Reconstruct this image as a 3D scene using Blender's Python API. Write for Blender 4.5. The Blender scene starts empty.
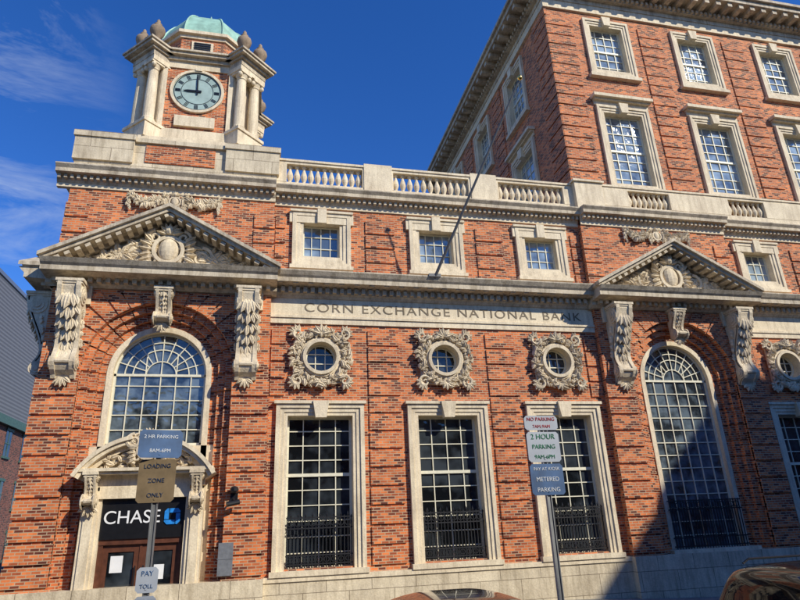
import bpy, math, random, bmesh
from mathutils import Vector, Matrix
random.seed(7)
pi=math.pi; sin=math.sin; cos=math.cos; rad=math.radians
C=bpy.context.scene.collection

# ------------------------------------------------------------------ materials
def newmat(name):
    m=bpy.data.materials.new(name); m.use_nodes=True
    return m, m.node_tree.nodes, m.node_tree.links, m.node_tree.nodes["Principled BSDF"]
def ramp(n,l,src,stops):
    r=n.new("ShaderNodeValToRGB"); e=r.color_ramp.elements
    while len(e)<len(stops): e.new(0.5)
    for i,(p,c) in enumerate(stops):
        e[i].position=p; e[i].color=(c[0],c[1],c[2],1)
    l.new(src,r.inputs[0]); return r
def noise(n,l,vec,scale,detail=3,rough=.6):
    t=n.new("ShaderNodeTexNoise"); t.inputs["Scale"].default_value=scale; t.inputs["Detail"].default_value=detail
    t.inputs["Roughness"].default_value=rough
    if vec is not None: l.new(vec,t.inputs["Vector"])
    return t
def mix(n,l,mode,fac,a,b):
    m=n.new("ShaderNodeMix"); m.data_type='RGBA'; m.blend_type=mode
    if isinstance(fac,float): m.inputs[0].default_value=fac
    else: l.new(fac,m.inputs[0])
    for k,v in ((6,a),(7,b)):
        if isinstance(v,tuple): m.inputs[k].default_value=(v[0],v[1],v[2],1)
        else: l.new(v,m.inputs[k])
    return m.outputs[2]
def mth(n,l,op,a,b=None,c=None):
    m=n.new("ShaderNodeMath"); m.operation=op
    for k,v in enumerate((a,b,c)):
        if v is None: continue
        if isinstance(v,(int,float)): m.inputs[k].default_value=v
        else: l.new(v,m.inputs[k])
    return m.outputs[0]
def wallcoord(n,l):
    g=n.new("ShaderNodeNewGeometry"); s=n.new("ShaderNodeSeparateXYZ"); l.new(g.outputs["Position"],s.inputs[0])
    s2=n.new("ShaderNodeSeparateXYZ"); l.new(g.outputs["True Normal"],s2.inputs[0])
    ax=mth(n,l,'ABSOLUTE',s2.outputs[0]); f=mth(n,l,'GREATER_THAN',ax,.75)
    d=mth(n,l,'SUBTRACT',s.outputs[1],s.outputs[0]); u=mth(n,l,'MULTIPLY_ADD',d,f,s.outputs[0])
    az=mth(n,l,'ABSOLUTE',s2.outputs[2]); fz=mth(n,l,'GREATER_THAN',az,.75)
    d2=mth(n,l,'SUBTRACT',s.outputs[1],s.outputs[2]); w=mth(n,l,'MULTIPLY_ADD',d2,fz,s.outputs[2])
    c=n.new("ShaderNodeCombineXYZ"); l.new(u,c.inputs[0]); l.new(w,c.inputs[1])
    return g,c.outputs[0],s
def brickmat(name,c1,c2,mortar,bw=.215,rh=.075,ms=.010):
    m,n,l,b=newmat(name); g,v,s=wallcoord(n,l)
    def bt(a,b_,c,mm,bias,w=bw):
        t=n.new("ShaderNodeTexBrick"); l.new(v,t.inputs["Vector"]); t.offset=.5
        for k,q in (("Color1",a),("Color2",b_),("Mortar",c)): t.inputs[k].default_value=(*q,1)
        t.inputs["Scale"].default_value=1; t.inputs["Brick Width"].default_value=w; t.inputs["Row Height"].default_value=rh
        t.inputs["Mortar Size"].default_value=mm; t.inputs["Mortar Smooth"].default_value=.15; t.inputs["Bias"].default_value=bias
        return t
    t=bt(c1,c2,(0,0,0),ms,-.1)
    t2=bt((0,0,0),(1,1,1),(0,0,0),0,0)          # one random value per brick
    sel=ramp(n,l,t2.outputs[0],[(0,(1.14,1.14,1.08)),(.28,(1,1,1)),(.5,(.82,.77,.77)),(.70,(.66,.58,.6)),(.80,(.34,.28,.36)),(1,(.19,.17,.25))])
    t3=bt((1,1,1),(.6,.55,.55),(1,1,1),0,-.2,bw/2)
    big=noise(n,l,g.outputs["Position"],.5,3,.65); r1=ramp(n,l,big.outputs[0],[(.3,(.80,.76,.76)),(.7,(1.12,1.1,1.05))])
    mid=noise(n,l,g.outputs["Position"],4,2); r2=ramp(n,l,mid.outputs[0],[(.3,(.82,.82,.82)),(.72,(1.12,1.12,1.12))])
    c=mix(n,l,'MULTIPLY',1.0,t.outputs[0],sel.outputs[0])
    c=mix(n,l,'MULTIPLY',.6,c,t3.outputs[0])
    c=mix(n,l,'MIX',t.outputs["Fac"],c,mortar)
    c=mix(n,l,'MULTIPLY',.85,c,r1.outputs[0]); c=mix(n,l,'MULTIPLY',.7,c,r2.outputs[0])
    l.new(c,b.inputs["Base Color"]); b.inputs["Roughness"].default_value=.85
    return m
def stonemat(name,c1,c2,stain=.6,joints=None,bump=.35):
    m,n,l,b=newmat(name); g,v,s=wallcoord(n,l)
    a=noise(n,l,g.outputs["Position"],1.3,4,.7); r=ramp(n,l,a.outputs[0],[(.32,c2),(.62,c1)])
    mp=n.new("ShaderNodeMapping"); mp.inputs["Scale"].default_value=(5,5,.7); l.new(g.outputs["Position"],mp.inputs[0])
    st=noise(n,l,mp.outputs[0],1.2,4,.7); r2=ramp(n,l,st.outputs[0],[(.36,(.47,.43,.37)),(.55,(1,1,1))])
    c=mix(n,l,'MULTIPLY',stain,r.outputs[0],r2.outputs[0])
    f=noise(n,l,g.outputs["Position"],22,2); r3=ramp(n,l,f.outputs[0],[(.3,(.82,.82,.82)),(.7,(1.1,1.1,1.1))])
    c=mix(n,l,'MULTIPLY',.7,c,r3.outputs[0])
    if joints:
        t=n.new("ShaderNodeTexBrick"); l.new(v,t.inputs["Vector"]); t.inputs["Color1"].default_value=(1,1,1,1); t.inputs["Color2"].default_value=(.86,.85,.84,1)
        t.inputs["Mortar"].default_value=(.35,.32,.3,1); t.inputs["Scale"].default_value=1; t.inputs["Brick Width"].default_value=joints[0]
        t.inputs["Row Height"].default_value=joints[1]; t.inputs["Mortar Size"].default_value=.009
        c=mix(n,l,'MULTIPLY',1.0,c,t.outputs[0])
    l.new(c,b.inputs["Base Color"]); b.inputs["Roughness"].default_value=.8
    if bump:
        bp=n.new("ShaderNodeBump"); bp.inputs["Distance"].default_value=.02; bp.inputs["Strength"].default_value=bump
        l.new(f.outputs[0],bp.inputs["Height"]); l.new(bp.outputs[0],b.inputs["Normal"])
    return m
def plain(name,col,rough=.6,metal=0,ns=8,var=.25,spec=.5,coat=0):
    m,n,l,b=newmat(name); g=n.new("ShaderNodeNewGeometry")
    a=noise(n,l,g.outputs["Position"],ns,3); r=ramp(n,l,a.outputs[0],[(.3,tuple(x*(1-var) for x in col)),(.7,tuple(min(1,x*(1+var)) for x in col))])
    l.new(r.outputs[0],b.inputs["Base Color"]); b.inputs["Roughness"].default_value=rough; b.inputs["Metallic"].default_value=metal
    b.inputs["Specular IOR Level"].default_value=spec; b.inputs["Coat Weight"].default_value=coat
    return m
def glassmat(name,col,ior=1.7,wob=.02,lo=.4,hi=1.5,sc=.9):
    m,n,l,b=newmat(name); g=n.new("ShaderNodeNewGeometry")
    a=noise(n,l,g.outputs["Position"],sc,3); r=ramp(n,l,a.outputs[0],[(.4,tuple(x*lo for x in col)),(.6,tuple(x*hi for x in col))])
    l.new(r.outputs[0],b.inputs["Base Color"]); b.inputs["Roughness"].default_value=.03; b.inputs["IOR"].default_value=ior
    w=noise(n,l,g.outputs["Position"],2.5,2); bp=n.new("ShaderNodeBump"); bp.inputs["Distance"].default_value=wob; bp.inputs["Strength"].default_value=.5
    l.new(w.outputs[0],bp.inputs["Height"]); l.new(bp.outputs[0],b.inputs["Normal"])
    return m
BRICK=brickmat("red_brick",(.72,.205,.058),(.57,.135,.042),(.48,.35,.22))
BRICKD=brickmat("dark_brick",(.25,.07,.045),(.17,.045,.035),(.25,.19,.15))
STONE=stonemat("limestone",(.80,.68,.475),(.64,.53,.37),.4)
STONEJ=stonemat("limestone_ashlar",(.74,.63,.44),(.57,.48,.335),.5,(1.25,.55))
STONEW=stonemat("weathered_cornice_stone",(.64,.54,.385),(.40,.335,.25),.65)
CARVE=stonemat("carved_stone",(.76,.64,.445),(.56,.46,.32),.45,None,.5)
URN=stonemat("brown_stone_urn",(.36,.26,.17),(.24,.18,.12),.5)
COPPER=plain("verdigris_copper",(.28,.47,.37),.6,0,3,.25)
GLASS=glassmat("window_glass",(.018,.022,.026),1.6,.02,.3,2.2)
GLASSA=glassmat("arch_window_glass",(.07,.09,.105),1.9,.03,.3,1.8,1.6)  # bluish base paler than the plain panes: sky reflection painted into the colour
GLASSU=glassmat("upper_window_glass",(.22,.28,.32),2.2,.03,.35,1.6,.7)  # pale blue-grey base paints in the bright sky these panes reflect
MUNT=plain("cream_paint",(.70,.66,.50),.5,0,9,.1)
IRON=plain("black_iron",(.012,.012,.014),.45)
WOOD=plain("brown_door_wood",(.10,.035,.018),.4,0,6,.3)
CLOCKF=plain("clock_face",(.32,.42,.38),.5,0,3,.15)
BLACK=plain("black_paint",(.008,.008,.009),.35)
WHITE=plain("white_paint",(.75,.75,.74),.5,0,5,.05)
BLUE=plain("blue_logo",(.02,.22,.62),.4)
GOLD=plain("gold_ball",(.8,.55,.15),.25,1)
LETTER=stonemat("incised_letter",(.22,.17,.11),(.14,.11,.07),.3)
ROOF=plain("roof_gravel",(.16,.15,.14),.9)
METALG=plain("galvanised_metal",(.32,.33,.34),.45,.7,10,.15)
POLEP=plain("grey_pole_paint",(.12,.12,.12),.5)

# ------------------------------------------------------------------ mesh helper
class M:
    def __init__(s): s.v=[]; s.f=[]
    def add(s,v,f):
        o=len(s.v); s.v+= [tuple(p) for p in v]; s.f+=[tuple(i+o for i in q) for q in f]
    def box(s,x0,x1,y0,y1,z0,z1):
        v=[(x0,y0,z0),(x1,y0,z0),(x1,y1,z0),(x0,y1,z0),(x0,y0,z1),(x1,y0,z1),(x1,y1,z1),(x0,y1,z1)]
        s.add(v,[(0,3,2,1),(4,5,6,7),(0,1,5,4),(1,2,6,5),(2,3,7,6),(3,0,4,7)])
    def obox(s,mat,hx,hy,hz):
        v=[mat@Vector((a*hx,b*hy,c*hz)) for c in(-1,1) for a,b in((-1,-1),(1,-1),(1,1),(-1,1))]
        s.add(v,[(0,3,2,1),(4,5,6,7),(0,1,5,4),(1,2,6,5),(2,3,7,6),(3,0,4,7)])
    def _ex(s,a,b):
        n=len(a); s.add(a+b,[tuple(range(n)),tuple(range(2*n-1,n-1,-1))]+[(i,i+n,(i+1)%n+n,(i+1)%n) for i in range(n)])
    def prism(s,poly,y0,y1): s._ex([(x,y0,z) for x,z in poly],[(x,y1,z) for x,z in poly])
    def prismx(s,poly,x0,x1): s._ex([(x0,y,z) for y,z in poly],[(x1,y,z) for y,z in poly])
    def prismz(s,poly,z0,z1): s._ex([(x,y,z0) for x,y in poly],[(x,y,z1) for x,y in poly])
    def lathe(s,cx,cy,prof,seg=12,ph=0):
        v=[];f=[]
        for r,z in prof:
            for k in range(seg):
                a=2*pi*k/seg+ph; v.append((cx+r*cos(a),cy+r*sin(a),z))
        for i in range(len(prof)-1):
            for k in range(seg):
                k2=(k+1)%seg; f.append((i*seg+k,i*seg+k2,(i+1)*seg+k2,(i+1)*seg+k))
        f.append(tuple(range(seg-1,-1,-1))); b=(len(prof)-1)*seg; f.append(tuple(range(b,b+seg)))
        s.add(v,f)
    def ball(s,c,sc,rot=0,ry=0,seg=8,rings=5):
        mt=Matrix.Translation(c)@Matrix.Rotation(rot,4,'Y')@Matrix.Rotation(ry,4,'X')@Matrix.Diagonal((sc[0],sc[1],sc[2],1))
        v=[mt@Vector((0,0,1))];f=[]
        for i in range(1,rings):
            t=pi*i/rings
            for k in range(seg): v.append(mt@Vector((sin(t)*cos(2*pi*k/seg),sin(t)*sin(2*pi*k/seg),cos(t))))
        v.append(mt@Vector((0,0,-1)))
        for k in range(seg): f.append((0,1+k,1+(k+1)%seg))
        for i in range(rings-2):
            for k in range(seg):
                a=1+i*seg+k;b=1+i*seg+(k+1)%seg; f.append((a,a+seg,b+seg,b))
        L=len(v)-1;o=1+(rings-2)*seg
        for k in range(seg): f.append((o+k,L,o+(k+1)%seg))
        s.add(v,f)
    def tube(s,pts,r,seg=6):
        pts=[Vector(p) for p in pts]; n=len(pts); rs=r if isinstance(r,(list,tuple)) else [r]*n
        v=[];f=[]
        for i,p in enumerate(pts):
            d=(pts[min(i+1,n-1)]-pts[max(i-1,0)]).normalized()
            a=d.cross(Vector((0,1,0)))
            if a.length<.2: a=d.cross(Vector((1,0,0)))
            a.normalize(); b=d.cross(a)
            for k in range(seg): v.append(p+(a*cos(2*pi*k/seg)+b*sin(2*pi*k/seg))*rs[i])
        for i in range(n-1):
            for k in range(seg):
                k2=(k+1)%seg; f.append((i*seg+k,i*seg+k2,(i+1)*seg+k2,(i+1)*seg+k))
        f.append(tuple(range(seg-1,-1,-1))); f.append(tuple(range((n-1)*seg,n*seg)))
        s.add(v,f)
    def ring(s,cx,cz,r0,r1,y0,y1,a0=0,a1=2*pi,seg=24):
        for i in range(seg):
            a=a0+(a1-a0)*i/seg;b=a0+(a1-a0)*(i+1)/seg
            s.prism([(cx+r0*cos(a),cz+r0*sin(a)),(cx+r1*cos(a),cz+r1*sin(a)),(cx+r1*cos(b),cz+r1*sin(b)),(cx+r0*cos(b),cz+r0*sin(b))],y0,y1)
    def build(s,name,mat,parent=None,smooth=False):
        me=bpy.data.meshes.new(name); me.from_pydata(s.v,[],s.f); me.materials.append(mat); me.update()
        bm=bmesh.new(); bm.from_mesh(me); bmesh.ops.recalc_face_normals(bm,faces=bm.faces); bm.to_mesh(me); bm.free()
        if smooth:
            for p in me.polygons: p.use_smooth=True
        o=bpy.data.objects.new(name,me); C.objects.link(o)
        if parent: o.parent=parent
        return o
def empty(name,loc=(0,0,0)):
    e=bpy.data.objects.new(name,None); C.objects.link(e); e.empty_display_size=.5; return e
def text(name,body,size,loc,mat,parent,ext=.01,rot=(pi/2,0,0),align='CENTER',sx=1,space=1):
    t=bpy.data.curves.new(name,"FONT"); t.body=body; t.size=size; t.extrude=ext; t.align_x=align; t.align_y='CENTER'; t.space_character=space
    t.materials.append(mat); o=bpy.data.objects.new(name,t); C.objects.link(o); o.location=loc; o.rotation_euler=rot; o.scale=(sx,1,1); o.parent=parent
    return o
def wall(m,x0,x1,z0,z1,y0,y1,holes=()):
    xs=sorted({x0,x1}|{h[0] for h in holes}|{h[1] for h in holes}); zs=sorted({z0,z1}|{h[2] for h in holes}|{h[3] for h in holes})
    xs=[x for x in xs if x0<=x<=x1]; zs=[z for z in zs if z0<=z<=z1]
    for i in range(len(xs)-1):
        run=None
        for j in range(len(zs)-1):
            cx=(xs[i]+xs[i+1])/2; cz=(zs[j]+zs[j+1])/2
            solid=not any(h[0]<cx<h[1] and h[2]<cz<h[3] for h in holes)
            if solid:
                if run is None: run=zs[j]
            elif run is not None: m.box(xs[i],xs[i+1],y0,y1,run,zs[j]); run=None
        if run is not None: m.box(xs[i],xs[i+1],y0,y1,run,zs[-1])
def wallY(m,xa,xb,y0,y1,z0,z1,holes=()):
    t=M(); wall(t,y0,y1,z0,z1,0,1,holes)
    m.add([(xa+(xb-xa)*v[1],v[0],v[2]) for v in t.v],t.f)
RJ=random.Random(77)
def rustic(m,x0,x1,y,z0,z1,h=.53,g=.07,p=.045,jog=0):
    z=z0;i=0
    while z+h-g<=z1+.01:
        j=jog if i%2 else 0
        m.box(x0+j,x1-j,y-p-RJ.uniform(0,.008),y+.05,z,z+h-g); z+=h;i+=1
def cornice(m,prof,x0,x1,y):
    poly=[(y+.1,prof[0][1])]+[(y-p,z) for p,z in prof]+[(y+.1,prof[-1][1])]
    m.prismx(poly,x0,x1)
def dentils(m,x0,x1,y0,y1,z0,z1,w,gap):
    n=int((x1-x0)/(w+gap)); st=(x1-x0)/n
    for i in range(n): m.box(x0+i*st+gap/2,x0+i*st+gap/2+w,y0,y1,z0,z1)

# ------------------------------------------------------------------ carving
def spiral(m,cx,y,cz,R,turns,a0,sgn,r,yb=.0):
    pts=[];rs=[];N=int(14*turns)
    for i in range(N+1):
        t=i/N; q=R*(1-t)**.8+.02; a=a0+sgn*turns*2*pi*t; pts.append((cx+q*cos(a),y-yb*t,cz+q*sin(a))); rs.append(r*(1-.5*t))
    m.tube(pts,rs,5)
RL=random.Random(5)
def leaf(m,x,y,z,L,a,w=.35,th=.35):
    # chiselled, pointed leaf with a raised midrib and a slight curl
    L*=1.15; cur=RL.uniform(-.25,.25); ca,sa=cos(a),sin(a); hw_=L*w*.55; d=L*th*.7
    def q(t,s,o):
        px=t*L; pz=s*hw_+cur*L*t*t*.5
        return (x+px*ca-pz*sa,y-o,z+px*sa+pz*ca)
    v=[q(0,0,0)]
    for t,k in((.3,.9),(.65,.75)):
        v+=[q(t,-k,-.3*d),q(t,-.35*k,d*.75),q(t,0,d*.5),q(t,.35*k,d*.75),q(t,k,-.3*d)]
    v.append(q(1,0,d*.35)); v.append(q(.5,0,-d*.8))
    f=[(0,i,i+1) for i in range(1,5)]+[(i,i+5,i+6,i+1) for i in range(1,5)]+[(i,11,i+1) for i in range(6,10)]+[(0,12,1),(1,12,6),(6,12,11),(11,12,10),(10,12,5),(5,12,0)]
    m.add(v,f)
def foliage_relief(m,cx,cz,y,w,h,n,seed,shape=None,s=.13):
    R=random.Random(seed); k=0
    while k<n:
        x=R.uniform(-1,1); z=R.uniform(-1,1)
        if shape and not shape(x,z): continue
        L=s*R.uniform(.8,1.7); leaf(m,cx+x*w,y-R.uniform(-.03,.12),cz+z*h,L,R.uniform(0,2*pi),R.uniform(.5,.9),.55); k+=1
def cartouche(m,cx,cz,y,s,seed=1):
    m.ball((cx,y-.05*s,cz),(.3*s,.2*s,.42*s),0,0,14,9)
    m.ring(cx,cz,.36*s,.47*s,y-.16*s,y,0,2*pi,18)
    for sg in(-1,1):
        spiral(m,cx+sg*.42*s,y-.1*s,cz+.42*s,.2*s,1.4,pi/2,-sg,.07*s)
        spiral(m,cx+sg*.46*s,y-.1*s,cz-.36*s,.2*s,1.4,-pi/2,sg,.07*s)
        for i in range(6): leaf(m,cx+sg*.45*s,y-.12*s,cz+(.25-.12*i)*s,.34*s,(0 if sg>0 else pi)+sg*(.7-.3*i),.6,.5)
    for i in range(7): leaf(m,cx,y-.12*s,cz+.5*s,.36*s,pi*(.08+.14*i),.5,.5)
    m.ball((cx,y-.18*s,cz+.62*s),(.13*s,.13*s,.15*s))
    for i in range(4): leaf(m,cx,y-.1*s,cz-.45*s,.25*s,-pi*(.2+.2*i),.6,.5)
def swag(m,x0,x1,z,y,sag,s,seed):
    R=random.Random(seed)
    for i in range(26):
        t=i/25; x=x0+(x1-x0)*t; zz=z-sag*4*t*(1-t)
        th=.6+.9*4*t*(1-t)*.6
        for k in range(5): leaf(m,x+R.uniform(-.03,.03),y-R.uniform(0,.1),zz+R.uniform(-.06,.06)*th,s*R.uniform(.8,1.3)*th,R.uniform(0,2*pi),.8,.6)
    for xx in(x0,x1):
        for i in range(10): leaf(m,xx+R.uniform(-.05,.05),y-.05,z-.05-i*.045,s*(1.2-.07*i),-pi/2+R.uniform(-.8,.8),.8,.5)
def console(m,cx,y,zt,zb,w,p,rich=True):
    H=zt-zb; out=[]; N=26
    for i in range(N+1):
        t=i/N; z=zt-H*t
        q=.13+(p-.13)*(cos(min(1,t/.72)*pi)*.5+.5)*1.0+.2*math.exp(-((t-.84)/.1)**2)
        if t<.1: q=p
        if t>.93: q*=max(.3,(1-t)/.07)
        out.append((y-q,z))
    m.prismx([(y+.05,zt)]+out+[(y+.05,zb)],cx-w/2,cx+w/2)
    for sg in(-1,1):
        m.prismx([(a-.05,b) for a,b in out]+[(a+.04,b) for a,b in reversed(out)],cx+sg*w*.4-w*.1,cx+sg*w*.4+w*.1+(.002*sg))
        for (yy,zz,rr) in((y-p*.6,zt-H*.15,p*.38),(y-.19,zb+H*.15,.2)):
            for kk,q in enumerate((1,.68,.36)):
                seg=14; vs=[(yy+rr*q*cos(2*pi*a/seg),zz+rr*q*sin(2*pi*a/seg)) for a in range(seg)]
                e=.03+.025*kk; xx=cx+sg*w/2
                m.prismx(vs,min(xx,xx+sg*e),max(xx,xx+sg*e))
        if rich:
            for i in range(7):
                t=.28+.06*i; k=int(t*N); leaf(m,cx+sg*(w/2+.02),(out[k][0]+y)*.5,out[k][1],.16,-pi/2,.7,.6)
    R=random.Random(int(abs(cx)*100))
    for i in range(6):
        t=.16+.115*i; k=int(t*N); L=H*.17*(1-.06*i)
        for sg in(-.9,-.45,0,.45,.9):
            leaf(m,cx+sg*w*.24,out[k][0]-.01+R.uniform(-.01,.01)+abs(sg)*.02,out[k][1]+.04,L*(1-.25*abs(sg)),-pi/2+sg*.5,.5,.22)
    m.tube([(cx-w*.3,out[int(.84*N)][0]-.02,zt-.84*H),(cx+w*.3,out[int(.84*N)][0]-.02,zt-.84*H)],.06,8)
    for i in range(5): leaf(m,cx,y-.12,zb+.04,.26,-pi*(.2+.15*i),.5,.4)
    m.box(cx-w/2-.06,cx+w/2+.06,y-p-.06,y+.05,zt-.08,zt+.001)
    m.box(cx-w/2-.03,cx+w/2+.03,y-p-.03,y+.05,zt-.14,zt-.08)

# ================================================================== BANK BUILDING
bank=empty("bank_building")
NAMES=("br","bru","st","sj","sw","cv","gl","ga","gu","mu","ir","rf","wd","bk","wh")
for q in NAMES: globals()[q]=M()
F=18.0; P=17.78
CL=-2.94; CR=14.28; HW=3.08
GB=-1.6
WX=-6.012

def muntgrid(m,x0,x1,z0,z1,nx,nz,y,t=.022,fr=.055,mid=None):
    m.box(x0,x1,y,y+.06,z0,z0+fr); m.box(x0,x1,y,y+.06,z1-fr,z1)
    m.box(x0,x0+fr,y+.002,y+.06,z0,z1); m.box(x1-fr,x1,y+.002,y+.06,z0,z1)
    for i in range(1,nx): x=x0+(x1-x0)*i/nx; m.box(x-t/2,x+t/2,y+.012,y+.05,z0,z1)
    for j in range(1,nz):
        z=z0+(z1-z0)*j/nz; q=t/2 if j!=mid else .045
        m.box(x0,x1,y+(.014 if j!=mid else -.01),y+.05,z-q,z+q)
def architrave(m,x0,x1,z0,z1,y,w,p,sill=True,bot=True):
    for k,(a,q) in enumerate(((0,p),(w*.35,p*.66),(w*.7,p*.4))):
        b=(w*.35,w*.35,w*.3)[k]
        X0=x0+a;X1=x1-a;Z1=z1-a;Z0=z0+(a if bot else 0)
        m.box(X0,X0+b,y-q,y+.3,Z0,Z1); m.box(X1-b,X1,y-q,y+.3,Z0,Z1); m.box(X0+b,X1-b,y-q-.001,y+.3,Z1-b,Z1)
        if bot: m.box(X0+b,X1-b,y-q-.001,y+.3,Z0,Z0+b)
def bay(c,seed):
    architrave(st,c-1.3,c+1.3,.45,5.08,F,.34,.13,bot=False)
    st.box(c-1.36,c+1.36,F-.2,F+.3,.42,.56)
    st.prism([(c-.16,4.66),(c+.16,4.66),(c+.24,5.16),(c-.24,5.16)],F-.24,F)
    st.box(c-1.36,c+1.36,F-.19,F,5.08,5.17)
    muntgrid(mu,c-.96,c+.96,.56,4.74,4,10,F+.26,.028,.07,6)
    gl.box(c-1.0,c+1.0,F+.31,F+.33,.5,4.9)
    for k in range(19):
        x=c-.9+k*.1; ir.box(x-.011,x+.011,F+.04,F+.062,.66,1.95)
    for z in(.7,.92,1.62,1.9): ir.box(c-.93,c+.93,F+.035,F+.067,z-.018,z+.018)
    for k in range(9):
        x=c-.8+k*.2; ir.ring(x,1.76,.075,.095,F+.04,F+.06,0,2*pi,10); ir.ring(x,.81,.06,.08,F+.04,F+.06,0,2*pi,8)
        ir.lathe(x,F+.05,[(.02,1.9),(.03,1.97),(.002,2.06)],5)
    z=6.52; seg=28; R0=.46
    for k in range(seg):
        a=2*pi*k/seg;b=2*pi*(k+1)/seg
        def sq(t):
            q=.8/max(abs(cos(t)),abs(sin(t))); return (c+q*cos(t),z+q*sin(t))
        cv.prism([(c+R0*cos(a),z+R0*sin(a)),sq(a),sq(b),(c+R0*cos(b),z+R0*sin(b))],F-.08,F+.25)
    cv.ring(c,z,R0,.56,F-.22,F-.07,0,2*pi,28)
    cv.ring(c,z,.56,.62,F-.15,F-.07,0,2*pi,28)
    RR=random.Random(seed)
    for k in range(40):
        a=2*pi*k/40
        for q,o in((.68,.9),(.76,-.8),(.84,1.2),(.8,2.6)):
            leaf(cv,c+q*cos(a),F-.12-RR.uniform(0,.09),z+q*sin(a),.17*RR.uniform(.6,1.4),a+o+RR.uniform(-.6,.6),.7,.55)
    for sx in(-1,1):
        for sz in(-1,1):
            spiral(cv,c+sx*.72,F-.16,z+sz*.74,.17,1.3,RR.uniform(0,6),sx*sz,.05)
            for q in range(5): leaf(cv,c+sx*.74,F-.13,z+sz*.76,.24,math.atan2(sz,sx)+(q-2)*.55,.6,.4)
    for q in range(5):
        leaf(cv,c,F-.22,z+.72,.28,pi*(.1+.2*q),.6,.4); leaf(cv,c,F-.2,z-.75,.24,-pi*(.1+.2*q),.6,.4)
    gl.box(c-.6,c+.6,F+.2,F+.22,z-.6,z+.6)
    for dx in(-.15,.15): mu.box(c+dx-.014,c+dx+.014,F+.165,F+.195,z-.45,z+.45); mu.box(c-.45,c+.45,F+.16,F+.19,z+dx-.014,z+dx+.014)
    mu.ring(c,z,.41,.47,F+.13,F+.2,0,2*pi,24)
    architrave(st,c-.96,c+.96,9.56,11.5,F,.36,.12)
    st.box(c-1.06,c+1.06,F-.1,F+.1,11.12,11.5); st.box(c-1.04,c+1.04,F-.17,F,11.5,11.58)
    st.box(c-.15,c+.15,F-.2,F,11.1,11.62); st.box(c-1.03,c+1.03,F-.19,F,9.44,9.56)
    muntgrid(mu,c-.62,c+.62,9.9,11.15,4,3,F+.2,.025,.07)
    gu.box(c-.68,c+.68,F+.25,F+.27,9.8,11.28)
cent=[1.70,5.65,9.58]; rc=[18.85,23.2]
def hol(cs): return [(c-1.0,c+1.0,.6,4.85) for c in cs]+[(c-.62,c+.62,5.9,7.14) for c in cs]+[(c-.68,c+.68,9.78,11.28) for c in cs]
wall(br,.14,11.2,.42,12.2,F,F+.6,hol(cent)); wall(br,17.36,27,.42,12.2,F,F+.6,hol(rc))
for i,c in enumerate(cent+rc): bay(c,20+i)
for x in(3.675,7.615):
    rustic(br,x-.5,x+.5,F,.6,7.5); rustic(br,x-.5,x+.5,F,9.3,11.8)
for c in rc: rustic(br,c+1.65,c+2.6,F,.6,7.5); rustic(br,c+1.65,c+2.6,F,9.3,11.8)
rustic(br,.2,.62,F,5.35,7.5); rustic(br,10.72,11.14,F,5.35,7.5)
rustic(br,.2,.5,F,9.3,11.8); rustic(br,10.8,11.14,F,9.3,11.8)

sj.box(-6.06,.2,P-.13,F+.5,GB,.42); sj.box(.2,11.14,F-.12,F+.5,GB,.415); sj.box(11.14,17.42,P-.13,F+.5,GB,.42); sj.box(17.42,27,F-.12,F+.5,GB,.415)
sj.box(-6.15,-5.5,F+.5,36,GB,.42)
st.box(.2,11.14,F-.16,F+.02,.3,.43)

def entab(x0,x1,y):
    st.box(x0,x1,y-.06,y+.1,7.6,7.78); st.box(x0,x1,y-.1,y+.1,7.78,7.86)
    st.box(x0,x1,y-.04,y+.1,7.86,8.44)
    cornice(sw,[(.08,8.44),(.14,8.52),(.2,8.56),(.2,8.74),(.62,8.78),(.62,8.92),(.68,8.98),(.76,9.1),(.76,9.14),(.1,9.22)],x0,x1,y)
    dentils(sw,x0,x1,y-.32,y-.15,8.57,8.73,.12,.11)
    dentils(sw,x0,x1,y-.57,y-.15,8.75,8.84,.17,.3)
entab(.14,11.2,F); entab(17.36,27,F)
text("frieze_lettering","CORN EXCHANGE NATIONAL BANK",.42,(5.95,F-.045,8.13),LETTER,bank,.006,sx=1.2,space=1.17)

def topcorn(x0,x1,y):
    st.box(x0,x1,y-.05,y+.1,11.72,11.86)
    cornice(sw,[(.07,11.86),(.12,11.95),(.12,12.05),(.36,12.08),(.36,12.2),(.44,12.3),(.44,12.34),(.1,12.4)],x0,x1,y)
    dentils(sw,x0,x1,y-.24,y-.1,11.93,12.05,.09,.09)
topcorn(.14,11.2,F); topcorn(-6.4,.16,P); topcorn(11.2,17.36,P); topcorn(17.36,27,F)
BP=[(.10,0),(.10,.05),(.06,.08),(.055,.12),(.10,.24),(.115,.32),(.09,.44),(.05,.56),(.045,.62),(.085,.66),(.09,.72)]
def balusters(x0,x1,y,z,n):
    for i in range(n):
        x=x0+(x1-x0)*(i+.5)/n; st.lathe(x,y,[(r*.95,z+h*1.0) for r,h in BP],10)
def balustrade(x0,x1,y,segs):
    st.box(x0,x1,y-.18,y+.18,12.34,12.6)
    st.box(x0,x1,y-.17,y+.17,13.32,13.5); st.box(x0,x1,y-.21,y+.21,13.42,13.499)
    last=x0
    for a,b,n in segs:
        st.box(last,a,y-.19,y+.19,12.6,13.32); last=b; balusters(a,b,y,12.6,n)
    st.box(last,x1,y-.19,y+.19,12.6,13.32)
balustrade(.16,11.2,F+.05,[(.5,3.1,11),(4.2,7.0,11),(8.15,10.75,11)])
for x in(3.65,7.58): st.box(x-.5,x+.5,F-.17,F+.27,12.34,13.56)
balustrade(11.2,27,F-.12,[(13.4,15.2,8),(17.9,19.6,7),(22.3,24.0,7)])
st.box(11.15,12.3,F-.35,F+.27,12.34,13.62); st.box(11.08,12.37,F-.42,F+.34,13.5,13.58)

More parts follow.
